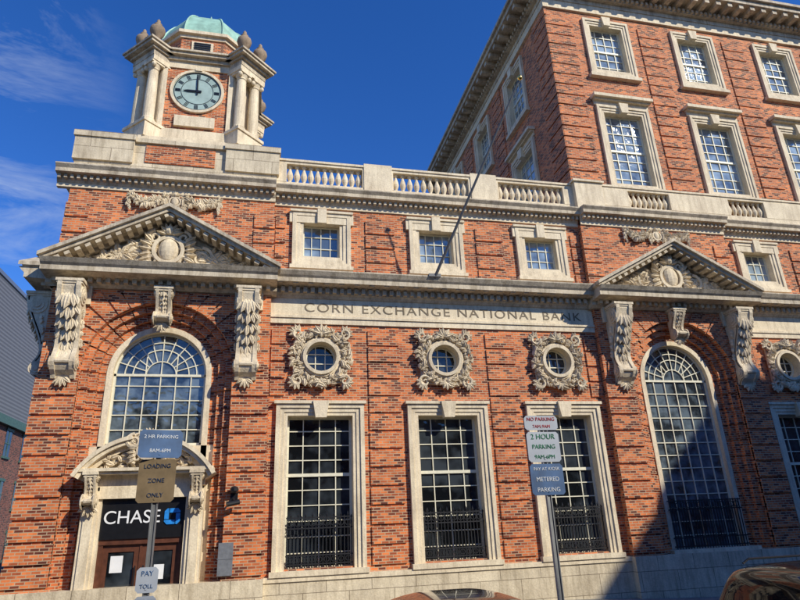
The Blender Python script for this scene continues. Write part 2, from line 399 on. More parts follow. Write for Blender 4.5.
def archprism(m,cx,zs,r,x0,x1,z1,y0,y1,seg=24):
    for i in range(seg):
        a=pi-pi*i/seg;b=pi-pi*(i+1)/seg
        xa,xb=cx+r*cos(a),cx+r*cos(b)
        m.prism([(xa,zs+r*sin(a)),(xb,zs+r*sin(b)),(xb,z1),(xa,z1)],y0,y1)
def ringjamb(m,cx,zs,r0,r1,y0,y1,zb,seg=17,alt=.035,h=.53):
    for i in range(seg):
        a=pi*i/seg+.007;b=pi*(i+1)/seg-.007; p=alt if i%2==0 else 0
        A=[a,(a+b)/2,b]
        m.prism([(cx+r0*cos(t),zs+r0*sin(t)) for t in A]+[(cx+r1*cos(t),zs+r1*sin(t)) for t in reversed(A)],y0-p,y1)
    m.ring(cx,zs,r0+.015,r1,y0+.03,y1,0,pi,seg*2)
    for sg in(-1,1):
        xa,xb=sorted((cx+sg*r0,cx+sg*r1)); xc,xd=sorted((cx+sg*(r0+.015),cx+sg*r1))
        m.box(xc,xd,y0+.03,y1,zb,zs)
        z=zs-h;i=0
        while z>zb-.3:
            p=alt if i%2==0 else 0
            m.box(xa,xb,y0-p,y1-.001,max(z+.02,zb),z+h-.02); z-=h;i+=1
def pavilion(cx,door):
    zs=6.0;R=2.05
    x0,x1=cx-HW,cx+HW
    br.box(x0,cx-R,P,F+.6,.42,12.2); br.box(cx+R,x1,P,F+.6,.42,12.2)
    archprism(br,cx,zs,R,x0,x1,12.2,P,F+.3,26)
    ringjamb(br,cx,zs,1.84,2.09,P+.16,F+.45,.42)
    ringjamb(br,cx,zs,1.63,1.87,P+.32,F+.45,.42,17,.03)
    ringjamb(br,cx,zs,1.42,1.66,P+.46,F+.45,.42,17,.02)
    seg=17
    for i in range(seg):
        a=pi*i/seg+.011;b=pi*(i+1)/seg-.011; ro=2.95 if i%2==0 else 2.62
        A=[a,(a+b)/2,b]
        pts=[(cx+(R+.0)*cos(t),zs+R*sin(t)) for t in A]+[(cx+ro*cos(t),min(zs+ro*sin(t),8.38)) for t in reversed(A)]
        pts=[(max(x0+.02,min(x1-.02,x)),z) for x,z in pts]
        br.prism(pts,P-.05,P+.05)
    z=.52
    while z<5.7:
        for sg in(-1,1):
            a,b=sorted((cx+sg*R,cx+sg*(HW+.03)))
            br.box(a,b,P-.05-RJ.uniform(0,.008),P+.05,z,z+.46)
        z+=.53
    for sg in(-1,1):
        a,b=sorted((cx+sg*2.45,cx+sg*(HW+.03)))
        rustic(br,a,b,P,9.15,11.6)
    zb=4.0 if door else .5
    st.ring(cx,zs,1.28,1.44,F+.2,F+.5,0,pi,30)
    for sg in(-1,1):
        a,b=sorted((cx+sg*1.28,cx+sg*1.44)); st.box(a,b,F+.2,F+.5,.42,zs)
    yg=F+.42
    ga.prism([(cx+1.3*cos(pi*k/24),zs+1.3*sin(pi*k/24)) for k in range(25)]+[(cx-1.3,zb-.1),(cx+1.3,zb-.1)],yg,yg+.02)
    t=.028
    for k in range(-2,3):
        x=cx+k*2.56/6; q=x-cx; zt=zs+math.sqrt(max(0,(.78)**2-q*q)) if abs(q)<.78 else zs
        mu.box(x-t/2,x+t/2,yg-.045,yg-.005,zb,zt)
    z=zb+.42
    while z<zs-.1: mu.box(cx-1.28,cx+1.28,yg-.043,yg-.004,z-t/2,z+t/2); z+=.42
    mu.box(cx-1.28,cx+1.28,yg-.06,yg-.003,zs-.035,zs+.035)
    mu.ring(cx,zs,1.22,1.285,yg-.06,yg,0,pi,30)
    for rr in(.78,.42,1.0): mu.ring(cx,zs,rr-t/2,rr+t/2,yg-.044,yg-.006,0,pi,24)
    for k in range(1,10):
        a=pi*k/10; c_,s_=cos(a),sin(a)
        mu.prism([(cx+.42*c_-t/2*s_,zs+.42*s_+t/2*c_),(cx+.42*c_+t/2*s_,zs+.42*s_-t/2*c_),(cx+1.24*c_+t/2*s_,zs+1.24*s_-t/2*c_),(cx+1.24*c_-t/2*s_,zs+1.24*s_+t/2*c_)],yg-.042,yg-.007)
    for sg in(-1,1): mu.box(cx+sg*1.25-.035,cx+sg*1.25+.035,yg-.06,yg,zb,zs)
    mu.box(cx-1.28,cx+1.28,yg-.06,yg,zb-.06,zb+.04)
    if not door:
        for k in range(27):
            x=cx-1.3+k*.1; ir.box(x-.011,x+.011,F+.1,F+.122,.5,2.0)
        for z in(.6,.85,1.7,1.97): ir.box(cx-1.38,cx+1.38,F+.095,F+.127,z-.018,z+.018)
        for k in range(13): ir.ring(cx-1.2+k*.2,1.83,.08,.1,F+.1,F+.12,0,2*pi,10)
        st.box(cx-1.6,cx+1.6,P+.1,F+.3,.42,.52)
    console(cv,cx,P,8.42,7.35,.42,.42,False)
    for sg in(-1,1):
        c2=cx+sg*2.42
        st.box(c2-.42,c2+.42,P-.12,P+.1,7.9,8.46)
        console(cv,c2,P-.02,8.42,5.72,.6,.72)
    cornice(sw,[(.08,8.42),(.2,8.5),(.2,8.62),(.78,8.66),(.78,8.8),(.85,8.86),(.94,8.98),(.1,9.02)],cx-3.24,cx+3.24,P)
    dentils(sw,cx-3.1,cx+3.1,P-.36,P-.15,8.5,8.63,.12,.11)
    W=3.32;zb0=9.0;za=10.8; dz=za-zb0
    st.prism([(cx-W+.3,zb0),(cx+W-.3,zb0),(cx,zb0+dz-.2)],P-.1,P+.1)
    L=math.hypot(W,dz); nx,nz=dz/L,W/L
    for sg in(-1,1):
        for (o0,o1,pr) in((0,.1,.94),(.1,.2,.84),(.2,.32,.3)):
            def pt(xx,o): return (cx+sg*(-W+W*xx),zb0+.12+dz*xx-o/nz)
            poly=[pt(0,o1),pt(1,o1),pt(1,o0),pt(0,o0)]
            if o1>.12: poly[0]=pt(.03+.05*(o1>.3),o1)
            sw.prism(poly,P-pr,P+.06+(0.001 if sg>0 else 0))
        N=13
        for k in range(N):
            t0=(k+.75)/N
            x=cx+sg*(-W+W*t0); zz=zb0+.12+dz*t0-.27/nz
            mt=Matrix.Translation((x,P-.48,zz))@Matrix.Rotation(-sg*math.atan2(dz,W),4,'Y')
            sw.obox(mt,.075,.3,.05)
    cartouche(cv,cx,9.62,P-.25,1.0)
    def tri(x,z): return abs(x)>.16 and (z+1)/2 < (1-abs(x))*1.0
    foliage_relief(cv,cx,9.58,P-.14,2.6,.52,560,int(abs(cx)*10),tri,.2)
    for sg in(-1,1):
        spiral(cv,cx+sg*.98,P-.27,9.45,.32,1.6,pi/2,-sg,.075); spiral(cv,cx+sg*1.62,P-.25,9.31,.22,1.5,pi/2,sg,.06)
    swag(cv,cx-1.35,cx-.3,11.6,P-.05,.25,.15,3); swag(cv,cx+.3,cx+1.35,11.6,P-.05,.25,.15,4)
    cartouche(cv,cx,11.42,P-.05,.4)
pavilion(CL,True); pavilion(CR,False)
save={q:globals()[q] for q in NAMES}
for q in NAMES: globals()[q]=M()
pavilion(17.79+HW+.03,False); topcorn(17.82,36,P); entab(24.1,36,P)
tmp={q:globals()[q] for q in NAMES}
for q in NAMES:
    globals()[q]=save[q]
    save[q].add([(WX+(v[1]-P),v[0],v[2]) for v in tmp[q].v],tmp[q].f)
br.box(-5.95,-5.1,24.0,36,.42,12.2)
br.box(-5.2,11.6,F+.55,36,GB,12.2)
rf.box(-5.99,11.6,F+.3,35.99,12.2,12.3)
sj.box(-6.04,.18,P-.02,P+.5,12.4,12.75); sj.box(-5.98,.12,P+.04,P+.5,12.75,13.55); sj.box(-6.04,.18,P-.06,P+.5,13.55,13.7)
sj.box(-6.04,-5.6,P+.5,24,12.4,13.66); sj.box(-.3,.15,P+.5,24,12.4,13.66); sj.box(-6.0,.1,23.6,24.01,12.4,13.65)
for a,b in((-6.1,-4.35),(-1.5,.24)): sj.box(a,b,P-.1,P+.6,12.74,13.56); sj.box(a-.04,b+.04,P-.15,P+.7,13.56,13.76)
br.box(-4.0,-1.85,P+.0,P+.2,12.85,13.48)
br.box(11.6,27,F+.55,36,GB,12.2)

# ---- tall block
T=18.25; TX=11.45
tc=[14.3,18.75,23.2]; TH=23.6
holes=[(c-.95,c+.95,13.9,17.4) for c in tc]+[(c-.85,c+.85,19.6,22.1) for c in tc]
wall(bru,TX,27,12.2,TH,T,T+.5,holes)
sy=[21.9,26.4,30.9]
sh=[(c-.95,c+.95,13.9,17.4) for c in sy]+[(c-.85,c+.85,19.6,22.1) for c in sy]
wallY(bru,TX,TX+.5,T+.5,35.5,12.2,TH,sh)
bru.box(TX+.62,27,T+.62,35.5,12.2,TH-.1)
def tallwin(c,z0,z1,big):
    hw=.95 if big else .85; w=.33
    architrave(st,c-hw-w+.06,c+hw+w-.06,z0-w+.06,z1+w-.02,T,w,.12)
    st.box(c-hw-w-.03,c+hw+w+.03,T-.2,T+.1,z0-w-.1,z0-w+.06)
    st.prism([(c-.15,z1-.06),(c+.15,z1-.06),(c+.22,z1+w+.08),(c-.22,z1+w+.08)],T-.22,T)
    if big:
        st.box(c-hw-w,c+hw+w,T-.06,T+.05,z1+w,z1+w+.26); st.box(c-hw-w-.1,c+hw+w+.1,T-.34,T+.05,z1+w+.26,z1+w+.4); st.box(c-hw-w-.02,c+hw+w+.02,T-.2,T+.05,z1+w+.18,z1+w+.26)
    muntgrid(mu,c-hw+.04,c+hw-.04,z0,z1,4,8 if big else 6,T+.2,.032,.08,4 if big else 3)
    gu.box(c-hw,c+hw,T+.25,T+.27,z0,z1)
for c in tc: tallwin(c,13.9,17.4,True); tallwin(c,19.6,22.1,False)
save={q:globals()[q] for q in ("st","mu","gu")}
for q in save: globals()[q]=M()
for c in sy: tallwin(c,13.9,17.4,True); tallwin(c,19.6,22.1,False)
for q in save:
    t=globals()[q]; save[q].add([(TX+(v[1]-T),v[0],v[2]) for v in t.v],t.f); globals()[q]=save[q]
def pier(x0,x1,z0=12.3,z1=22.7): rustic(bru,x0,x1,T,z0,z1)
pier(TX-.02,TX+1.25); pier(15.95,17.1); pier(20.4,21.55); pier(24.9,26)
z=12.3
while z<22.4:
    bru.box(TX-.055,TX+.05,T-.04,T+1.2,z+.003,z+.452)
    for y in(23.6,28.1,32.6): bru.box(TX-.05,TX+.05,y,y+1.1,z,z+.455)
    z+=.53
st.box(TX-.1,27,T-.1,T+.3,22.75,22.95); st.box(TX-.12,TX+.3,T+.3,35.6,22.75,22.95)
def ringcorn(p,z0,z1): sw.box(TX-p,27,T-p,35.6,z0,z1)
ringcorn(.12,23.2,23.42); ringcorn(.3,23.42,23.6); ringcorn(1.0,23.82,24.05); ringcorn(1.12,24.05,24.2); ringcorn(.2,23.6,23.82)
st.box(TX-.08,27,T-.08,35.5,22.951,23.2)
x=TX-.2
while x<27: sw.box(x-.12,x+.12,T-.92,T-.1,23.6,23.819); x+=.62
y=T-.2
while y<35.4: sw.box(TX-.92,TX-.1,y-.12,y+.12,23.601,23.818); y+=.62
dentils(sw,TX-.2,27,T-.42,T-.28,23.44,23.58,.12,.12)
t_=M(); dentils(t_,T-.2,35.5,TX-.42,TX-.28,23.44,23.58,.12,.12); sw.add([(v[1],v[0],v[2]) for v in t_.v],t_.f)
bru.box(TX+.1,27,T+.1,35.4,24.2,25.3); sj.box(TX+.0,27,T+.0,35.5,25.3,25.5)
rf.box(TX+.2,26.9,T+.2,35.3,25.501,25.52)

# ---- door surround in left pavilion
def doorway(cx):
    y=P+.02
    st.box(cx-2.0,cx+2.0,F+.2,F+.4,.3,3.95)
    for sg in(-1,1):
        a,b=sorted((cx+sg*1.12,cx+sg*1.5)); st.box(a,b,y-.05,F+.25,-.6,2.75)
        a,b=sorted((cx+sg*1.04,cx+sg*1.16)); st.box(a,b,y+.02,F+.25,-.6,2.6)
        a,b=sorted((cx+sg*1.2,cx+sg*1.42)); st.box(a,b,y-.09,y,0.2,2.6)
        console(cv,cx+sg*1.31,y-.05,3.22,2.35,.26,.32,False)
        st.box(*sorted((cx+sg*1.1,cx+sg*1.55)),y-.1,y+.3,-.6,.25)
    st.box(cx-1.12,cx+1.12,y-.05,F+.25,2.55,2.85)
    st.box(cx-1.5,cx+1.5,y-.03,F+.25,2.85,3.22)
    st.box(cx-1.72,cx+1.72,y-.42,F+.25,3.22,3.3); st.box(cx-1.64,cx+1.64,y-.34,F+.25,3.15,3.22)
    Rr=2.05; zc=4.17-Rr
    for (r0,r1,p) in((Rr-.1,Rr,.46),(Rr-.2,Rr-.1,.38),(Rr-.32,Rr-.2,.2)):
        amax=math.asin(1.78/Rr)
        st.ring(cx,zc,r0,r1,y-p,F+.2,pi/2+.2,pi/2+amax,12); st.ring(cx,zc,r0,r1,y-p,F+.2,pi/2-amax,pi/2-.2,12)
    pts=[(cx+1.75*sin(t)*1.0,zc+(Rr-.3)*cos(t)) for t in [(-.98+1.96*k/16) for k in range(17)]]
    pts=[(x,max(z,3.3)) for x,z in pts]
    st.prism([(cx-1.55,3.3)]+pts+[(cx+1.55,3.3)],y+.0,F+.2)
    for sg in(-1,1): spiral(cv,cx+sg*.36,y-.36,3.98,.17,1.5,pi/2,-sg,.06)
    cartouche(cv,cx,3.78,y-.25,.62)
    foliage_relief(cv,cx,3.5,y-.08,1.1,.16,90,9,lambda x,z:abs(x)>.25,.14)
    bk.box(cx-1.04,cx+1.04,y+.1,y+.2,1.55,2.55)
    wd.box(cx-1.04,cx+1.04,y+.14,y+.3,1.42,1.55)
    for sg in(-1,1):
        wd.box(*sorted((cx+sg*.92,cx+sg*1.04)),y+.16,y+.34,-.6,1.42)
        a,b=sorted((cx+sg*.03,cx+sg*.92))
        wd.box(a,a+.13,y+.22,y+.3,-.5,1.42); wd.box(b-.13,b,y+.22,y+.3,-.5,1.42); wd.box(a+.13,b-.13,y+.22,y+.3,1.24,1.42); wd.box(a+.13,b-.13,y+.22,y+.3,-.5,-.1)
        gl.box(a+.13,b-.13,y+.25,y+.27,-.1,1.24)
        ir.box(cx+sg*.1-.015,cx+sg*.1+.015,y+.14,y+.17,.2,.9)
    wd.box(cx-.03,cx+.03,y+.2,y+.31,-.5,1.42)
    wh.box(cx-.72,cx-.42,y+.24,y+.249,.75,1.15); wh.box(cx+.35,cx+.6,y+.24,y+.249,.55,.9)
    st.box(cx-1.6,cx+1.6,y-.6,y+.3,-.9,-.5)
doorway(CL)
br.box(CL-1.5,CL+1.5,F+.44,F+.5,.42,4.0)
for nm,mk,mt in (("brick_walls","br",BRICK),("tall_block_brick_walls","bru",BRICK),("stone_trim","st",STONE),("ashlar_base_and_parapet","sj",STONEJ),("cornices","sw",STONEW),
    ("carved_ornament","cv",CARVE),("window_panes","gl",GLASS),("arch_window_panes","ga",GLASSA),("upper_window_panes","gu",GLASSU),("window_muntins","mu",MUNT),("iron_window_grilles","ir",IRON),("roof","rf",ROOF),("wooden_doors","wd",WOOD),("door_notices","wh",WHITE),("sign_backing","bk",BLACK)):
    globals()[mk].build(nm,mt,bank)

sg_=empty("bank_sign")
text("sign_letters","CHASE",.46,(CL-.28,P+.11,2.07),WHITE,sg_,.012,sx=1.0)
lg=M()
for k in range(4):
    a=k*pi/2
    q=[(-.07,.2),(.13,.2),(.2,.13),(.2,.09),(-.07,.09)]
    q=[(x*cos(a)-z*sin(a)+CL+.72,x*sin(a)+z*cos(a)+2.07) for x,z in q]
    lg.prism(q,P+.095,P+.115)
lg.build("logo_octagon",BLUE,sg_)

pl=M(); pl.box(-.98,-.6,P-.09,P-.05,.55,1.35); pl.box(-1.0,-.58,P-.1,P-.092,.95,.97); pl.build("wall_plaque",METALG)
sc=M(); sc.box(-.75,-.55,P-.09,P-.04,2.35,2.6); sc.tube([(-.65,P-.09,2.45),(-.65,P-.28,2.45),(-.65,P-.32,2.4)],.025)
sc.tube([(-.5,P-.3,2.36),(-.82,P-.4,2.3)],.07,10); sc.ball((-.65,P-.2,2.68),(.12,.12,.1)); sc.build("security_camera",BLACK)

fp=M(); b0=Vector((5.31,F-.74,9.1)); tip=Vector((7.5,14.0,14.6))
fp.tube([Vector((5.2,F-.3,8.9)),b0,b0.lerp(tip,.5),tip],[.05,.05,.04,.022],8)
fp.box(5.1,5.5,F-.80,F-.5,9.1,9.2)
fpo=fp.build("flagpole",POLEP)
gb=M(); gb.ball(tip+Vector((.02,-.03,.06)),(.085,.085,.085),0,0,12,8); gb.build("gold_ball",GOLD,fpo,True)

# ================================================================== CLOCK TOWER
tw=empty("clock_tower")
cx,cy=-2.82,21.2
tb=M();ts=M();tv=M();tcp=M();tg=M();tk=M();tu=M()
def octa(h,c): return [(cx+a,cy+b) for a,b in((-c,-h),(c,-h),(h,-c),(h,c),(c,h),(-c,h),(-h,c),(-h,-c))]
ts.prismz(octa(2.5,1.85),12.3,14.35); ts.prismz(octa(2.35,1.75),14.35,14.6)
tb.prismz(octa(1.9,1.25),14.6,18.1)
ts.prismz(octa(1.97,1.31),14.6,15.25)
CZ=17.0; CR_=.86; EZ=-.5
def face(k): return Matrix.Translation((cx,cy,0))@Matrix.Rotation(k*pi/2,4,'Z')
for k in range(4):
    F_=face(k)
    t=M(); t.ring(0,CZ,CR_,CR_+.1,-1.99,-1.85,0,2*pi,36); t.box(-.7,.7,-2.0,-1.85,15.4,15.85)
    for sg in(-1,1): t.box(*sorted((sg*1.1,sg*1.26)),-1.98,-1.85,15.25,18.05)
    t.box(-.12,.12,-2.03,-1.89,17.9,18.05)
    ts.add([F_@Vector(v) for v in t.v],t.f)
    t=M(); t.prism([(CR_*cos(2*pi*a/40),CZ+CR_*sin(2*pi*a/40)) for a in range(40)],-1.935,-1.85); tk.add([F_@Vector(v) for v in t.v],t.f)
    t=M(); q=CR_/.98
    t.ring(0,CZ,.92*q,.95*q,-1.945,-1.92,0,2*pi,40); t.ring(0,CZ,.64*q,.66*q,-1.945,-1.92,0,2*pi,40)
    for h in range(12):
        a=pi/2-h*pi/6; c_,s_=cos(a)*q,sin(a)*q
        offs=(-.05,0,.05) if h%3 else (-.06,-.02,.02,.06)
        for o in offs:
            t.prism([(.68*c_-(o-.012)*s_,CZ+.68*s_+(o-.012)*c_),(.68*c_-(o+.012)*s_,CZ+.68*s_+(o+.012)*c_),(.89*c_-(o+.014)*s_,CZ+.89*s_+(o+.014)*c_),(.89*c_-(o-.014)*s_,CZ+.89*s_+(o-.014)*c_)],-1.944,-1.92)
    for a,L,w in((rad(92),.72,.028),(rad(181),.5,.038)):
        c_,s_=cos(a),sin(a); P0=[(-.15,-w),(L*.7,-w),(L,0),(L*.7,w),(-.15,w)]
        t.prism([(x*c_-z*s_,CZ+x*s_+z*c_) for x,z in P0],-1.98,-1.955)
    t.ring(0,CZ,.0,.06,-1.99,-1.94,0,2*pi,10)
    tg.add([F_@Vector(v) for v in t.v],t.f)
    D=Matrix.Translation((cx,cy,0))@Matrix.Rotation(k*pi/2+pi/4,4,'Z')
    for m_,hx,y0,y1,z0,z1 in((ts,.6,-2.82,-1.95,14.6,15.2),(ts,.64,-2.87,-1.95,15.2,15.32),(ts,.48,-2.3,-2.1,15.3,18.5+EZ),(ts,.62,-2.8,-1.95,18.42+EZ,18.62+EZ)):
        t=M(); t.box(-hx,hx,y0,y1,z0,z1); m_.add([D@Vector(v) for v in t.v],t.f)
    for sgn in(-1,1):
        c=D@Vector((sgn*.33,-2.55,0))
        ts.lathe(c.x,c.y,[(.25,15.32),(.25,15.38),(.23,15.42),(.24,15.47),(.2,15.52),(.2,16.4),(.17,18.1+EZ),(.2,18.13+EZ),(.18,18.16+EZ),(.18,18.2+EZ),(.24,18.34+EZ)],16)
        DD=Matrix.Translation((c.x,c.y,0))@Matrix.Rotation(k*pi/2+pi/4,4,'Z')
        t=M(); t.box(-.26,.26,-.26,.26,18.34+EZ,18.42+EZ); ts.add([DD@Vector(v) for v in t.v],t.f)
        for q in(-1,1):
            p=DD@Vector((q*.22,-.16,18.26+EZ)); ts.ball(p,(.09,.09,.1),0,0,8,6)
    for hx,pr,z0,z1 in((.62,2.82,18.62,18.85),(.7,2.92,18.85,18.95),(.82,3.08,18.95,19.06),(.88,3.14,19.06,19.14),(.66,2.9,19.14,19.3)):
        t=M(); t.box(-hx,hx,-pr,-1.8,z0+EZ,z1+EZ); tv.add([D@Vector(v) for v in t.v],t.f)
    for sgn in(-1,1):
        c=D@Vector((sgn*.42,-2.66,0)); S=1.05; SZ=1.45; zb=19.3+EZ
        tu.lathe(c.x,c.y,[(r*S,zb+h*SZ) for r,h in [(.22,0),(.22,.05),(.09,.1),(.09,.17),(.22,.28),(.27,.4),(.25,.48),(.15,.54),(.1,.57),(.14,.61),(.06,.68),(.07,.73),(.01,.8)]],12)
ts.prismz(octa(1.95,1.29),18.5+EZ,18.8+EZ)
tv.prismz(octa(2.05,1.35),18.8+EZ,18.95+EZ); tv.prismz(octa(2.2,1.45),18.95+EZ,19.06+EZ); tv.prismz(octa(2.28,1.5),19.06+EZ,19.14+EZ)
dz_=-.85
tb.prismz(octa(1.66,.8),19.14+EZ,20.65+dz_)
for k in range(4):
    F_=face(k); t=M(); t.box(-.4,.4,-1.72,-1.64,19.7+dz_,20.4+dz_); ts.add([F_@Vector(v) for v in t.v],t.f)
    t=M()
    for q in range(6): t.box(-.31,.31,-1.75,-1.715,19.78+.1*q+dz_,19.83+.1*q+dz_)
    tg.add([F_@Vector(v) for v in t.v],t.f)
ts.prismz(octa(1.72,.84),20.55+dz_,20.7+dz_); ts.prismz(octa(1.84,.9),20.7+dz_,20.84+dz_)
pr=[]
for i in range(11):
    a=i/10*pi/2*.94; pr.append((1.86*cos(a)**.85,20.84+dz_+1.75*sin(a)))
tcp.lathe(cx,cy,[(1.9,20.8+dz_)]+pr,8,pi/8)
for k in range(8):
    a=pi/8+k*pi/4; tcp.tube([(cx+(r+.01)*cos(a),cy+(r+.01)*sin(a),z) for r,z in pr],.045,5)
zt=20.84+dz_+1.7
tcp.lathe(cx,cy,[(.36,zt),(.38,zt+.12),(.2,zt+.17),(.2,zt+.3),(.26,zt+.36),(.18,zt+.5),(.05,zt+.6),(.04,zt+.8),(.01,zt+.9)],12)
tb.build("tower_brick",BRICK,tw); ts.build("tower_stone_columns",STONE,tw); tv.build("tower_cornice",STONEW,tw); tu.build("urns",URN,tw,True); tcp.build("copper_dome",COPPER,tw)
tk.build("clock_faces",CLOCKF,tw); tg.build("clock_hands_and_numerals",BLACK,tw)

# ================================================================== SURROUNDINGS
def gz(x): return -.4-.04*max(-30,min(40,x))
def sheet(name,x0,x1,y0,y1,dz,mat,step=None,parent=None):
    xs=sorted({x0,x1}|{q for q in(-30,40) if x0<q<x1}); v=[];f=[]
    for x in xs:
        v+=[(x,y0,gz(x)+dz),(x,y1,gz(x)+dz)]
    for i in range(len(xs)-1): f.append((2*i,2*i+2,2*i+3,2*i+1))
    if step:
        n=len(v); v+=[(a,b,c-step) for a,b,c in v]
        for i in range(len(xs)-1): f.append((2*i,n+2*i,n+2*i+2,2*i+2)); f.append((2*i+1,2*i+3,n+2*i+3,n+2*i+1))
        f.append((0,1,n+1,n)); k=n-2; f.append((k,n+k,n+k+1,k+1))
    me=bpy.data.meshes.new(name); me.from_pydata(v,[],f); me.materials.append(mat); o=bpy.data.objects.new(name,me); C.objects.link(o)
    if parent: o.parent=parent
    return o
def groundmat(name,c,slab=None):
    m,n,l,b=newmat(name); g=n.new("ShaderNodeNewGeometry")
    a=noise(n,l,g.outputs["Position"],.6,4,.7); r=ramp(n,l,a.outputs[0],[(.3,tuple(x*.7 for x in c)),(.7,tuple(x*1.25 for x in c))])
    f=noise(n,l,g.outputs["Position"],45,2); r2=ramp(n,l,f.outputs[0],[(.3,(.7,.7,.7)),(.7,(1.25,1.25,1.25))])
    col=mix(n,l,'MULTIPLY',.8,r.outputs[0],r2.outputs[0])
    if slab:
        t=n.new("ShaderNodeTexBrick"); l.new(g.outputs["Position"],t.inputs["Vector"]); t.offset=0
        t.inputs["Color1"].default_value=(1,1,1,1); t.inputs["Color2"].default_value=(.85,.85,.85,1); t.inputs["Mortar"].default_value=(.4,.4,.4,1)
        t.inputs["Scale"].default_value=1; t.inputs["Brick Width"].default_value=slab; t.inputs["Row Height"].default_value=slab; t.inputs["Mortar Size"].default_value=.012
        col=mix(n,l,'MULTIPLY',1.0,col,t.outputs[0])
    l.new(col,b.inputs["Base Color"]); b.inputs["Roughness"].default_value=.9
    return m
ASPH=groundmat("asphalt",(.05,.05,.052)); CONC=groundmat("concrete",(.20,.19,.175),1.4); GND=groundmat("ground_dirt",(.10,.095,.085))
sheet("ground",-1500,1500,-1500,1500,-.02,GND)
sheet("road",-400,400,4.95,14.2,-.005,ASPH)
sheet("cross_street",-17,-9.5,14.2,400,-.004,ASPH)
sheet("pavement",-9.5,400,14.2,F+.3,.13,CONC,.2)
sheet("near_pavement",-400,400,-4.2,4.95,.13,CONC,.2)
sheet("corner_pavement",-400,-17,14.2,17.5,.13,CONC,.2)
sheet("side_pavement",-9.5,-5.9,F+.3,400,.129,CONC,.2)
lm=empty("lane_markings")
for i in range(-12,14): sheet("dash",i*6.0,i*6.0+3,9.55,9.67,.001,WHITE,None,lm)

def block(name,x0,x1,y0,y1,z0,z1,mat,rows,cols,face,ww=1.0,wh_=1.7,corn=True,trim=STONEW):
    e=empty(name); b=M(); b.box(x0,x1,y0,y1,z0,z1); b.build("walls",mat,e)
    g=M();t=M()
    for r in range(rows):
        for c in range(cols):
            zc=z0+(z1-z0)*(r+.55)/rows
            if face=='+x':
                yc=y0+(y1-y0)*(c+.5)/cols
                g.box(x1+.005,x1+.03,yc-ww/2,yc+ww/2,zc-wh_/2,zc+wh_/2)
                t.box(x1+.006,x1+.1,yc-ww/2-.12,yc+ww/2+.12,zc-wh_/2-.15,zc-wh_/2); t.box(x1+.006,x1+.09,yc-ww/2-.12,yc+ww/2+.12,zc+wh_/2,zc+wh_/2+.18)
                t.box(x1+.03,x1+.06,yc-.02,yc+.02,zc-wh_/2,zc+wh_/2); t.box(x1+.031,x1+.065,yc-ww/2,yc+ww/2,zc-.03,zc+.03)
            else:
                xc=x0+(x1-x0)*(c+.5)/cols
                g.box(xc-ww/2,xc+ww/2,y1+.005,y1+.03,zc-wh_/2,zc+wh_/2)
                t.box(xc-ww/2-.12,xc+ww/2+.12,y1+.006,y1+.1,zc-wh_/2-.15,zc-wh_/2); t.box(xc-ww/2-.12,xc+ww/2+.12,y1+.006,y1+.09,zc+wh_/2,zc+wh_/2+.18)
                t.box(xc-.02,xc+.02,y1+.03,y1+.06,zc-wh_/2,zc+wh_/2); t.box(xc-ww/2,xc+ww/2,y1+.031,y1+.065,zc-.03,zc+.03)
    if corn: t.box(x0-.3,x1+.35,y0-.3,y1+.35,z1-.4,z1+.15)
    if rows: g.build("windows",GLASS,e); t.build("window_trim",trim,e)
    return e
GREENT=plain("green_painted_cornice",(.06,.12,.10),.6)
block("brick_rowhouse",-27,-17,36,64,-.5,9.4,BRICKD,3,9,'+x',trim=GREENT)
cm,n,l,b=newmat("grey_corrugated_cladding"); g=n.new("ShaderNodeNewGeometry"); s=n.new("ShaderNodeSeparateXYZ"); l.new(g.outputs["Position"],s.inputs[0])
w=mth(n,l,'SINE',mth(n,l,'MULTIPLY',s.outputs[2],22.0)); r=ramp(n,l,mth(n,l,'MULTIPLY_ADD',w,.5,.5),[(.2,(.10,.10,.105)),(.8,(.17,.172,.18))]); l.new(r.outputs[0],b.inputs["Base Color"]); b.inputs["Roughness"].default_value=.6  # light and shade of the ribs painted as bands; the wall is flat
ob=block("office_building",-48,-19.5,38,80,-.5,20.4,cm,0,0,'+x',corn=False)
cp=M(); cp.box(-48.1,-19.4,37.9,80.1,20.4,20.7); cp.build("parapet_cap",METALG,ob)
block("brick_shop_building",-40,10,-20,-4.6,-2,9.2,BRICKD,3,14,'+y')
block("stone_office_building",10.4,36,-24,-4.6,-2,8.8,BRICKD,3,8,'+y')
block("apartment_tower",36.9,70,-34,-4.6,-3,26.2,BRICKD,8,9,'+y')

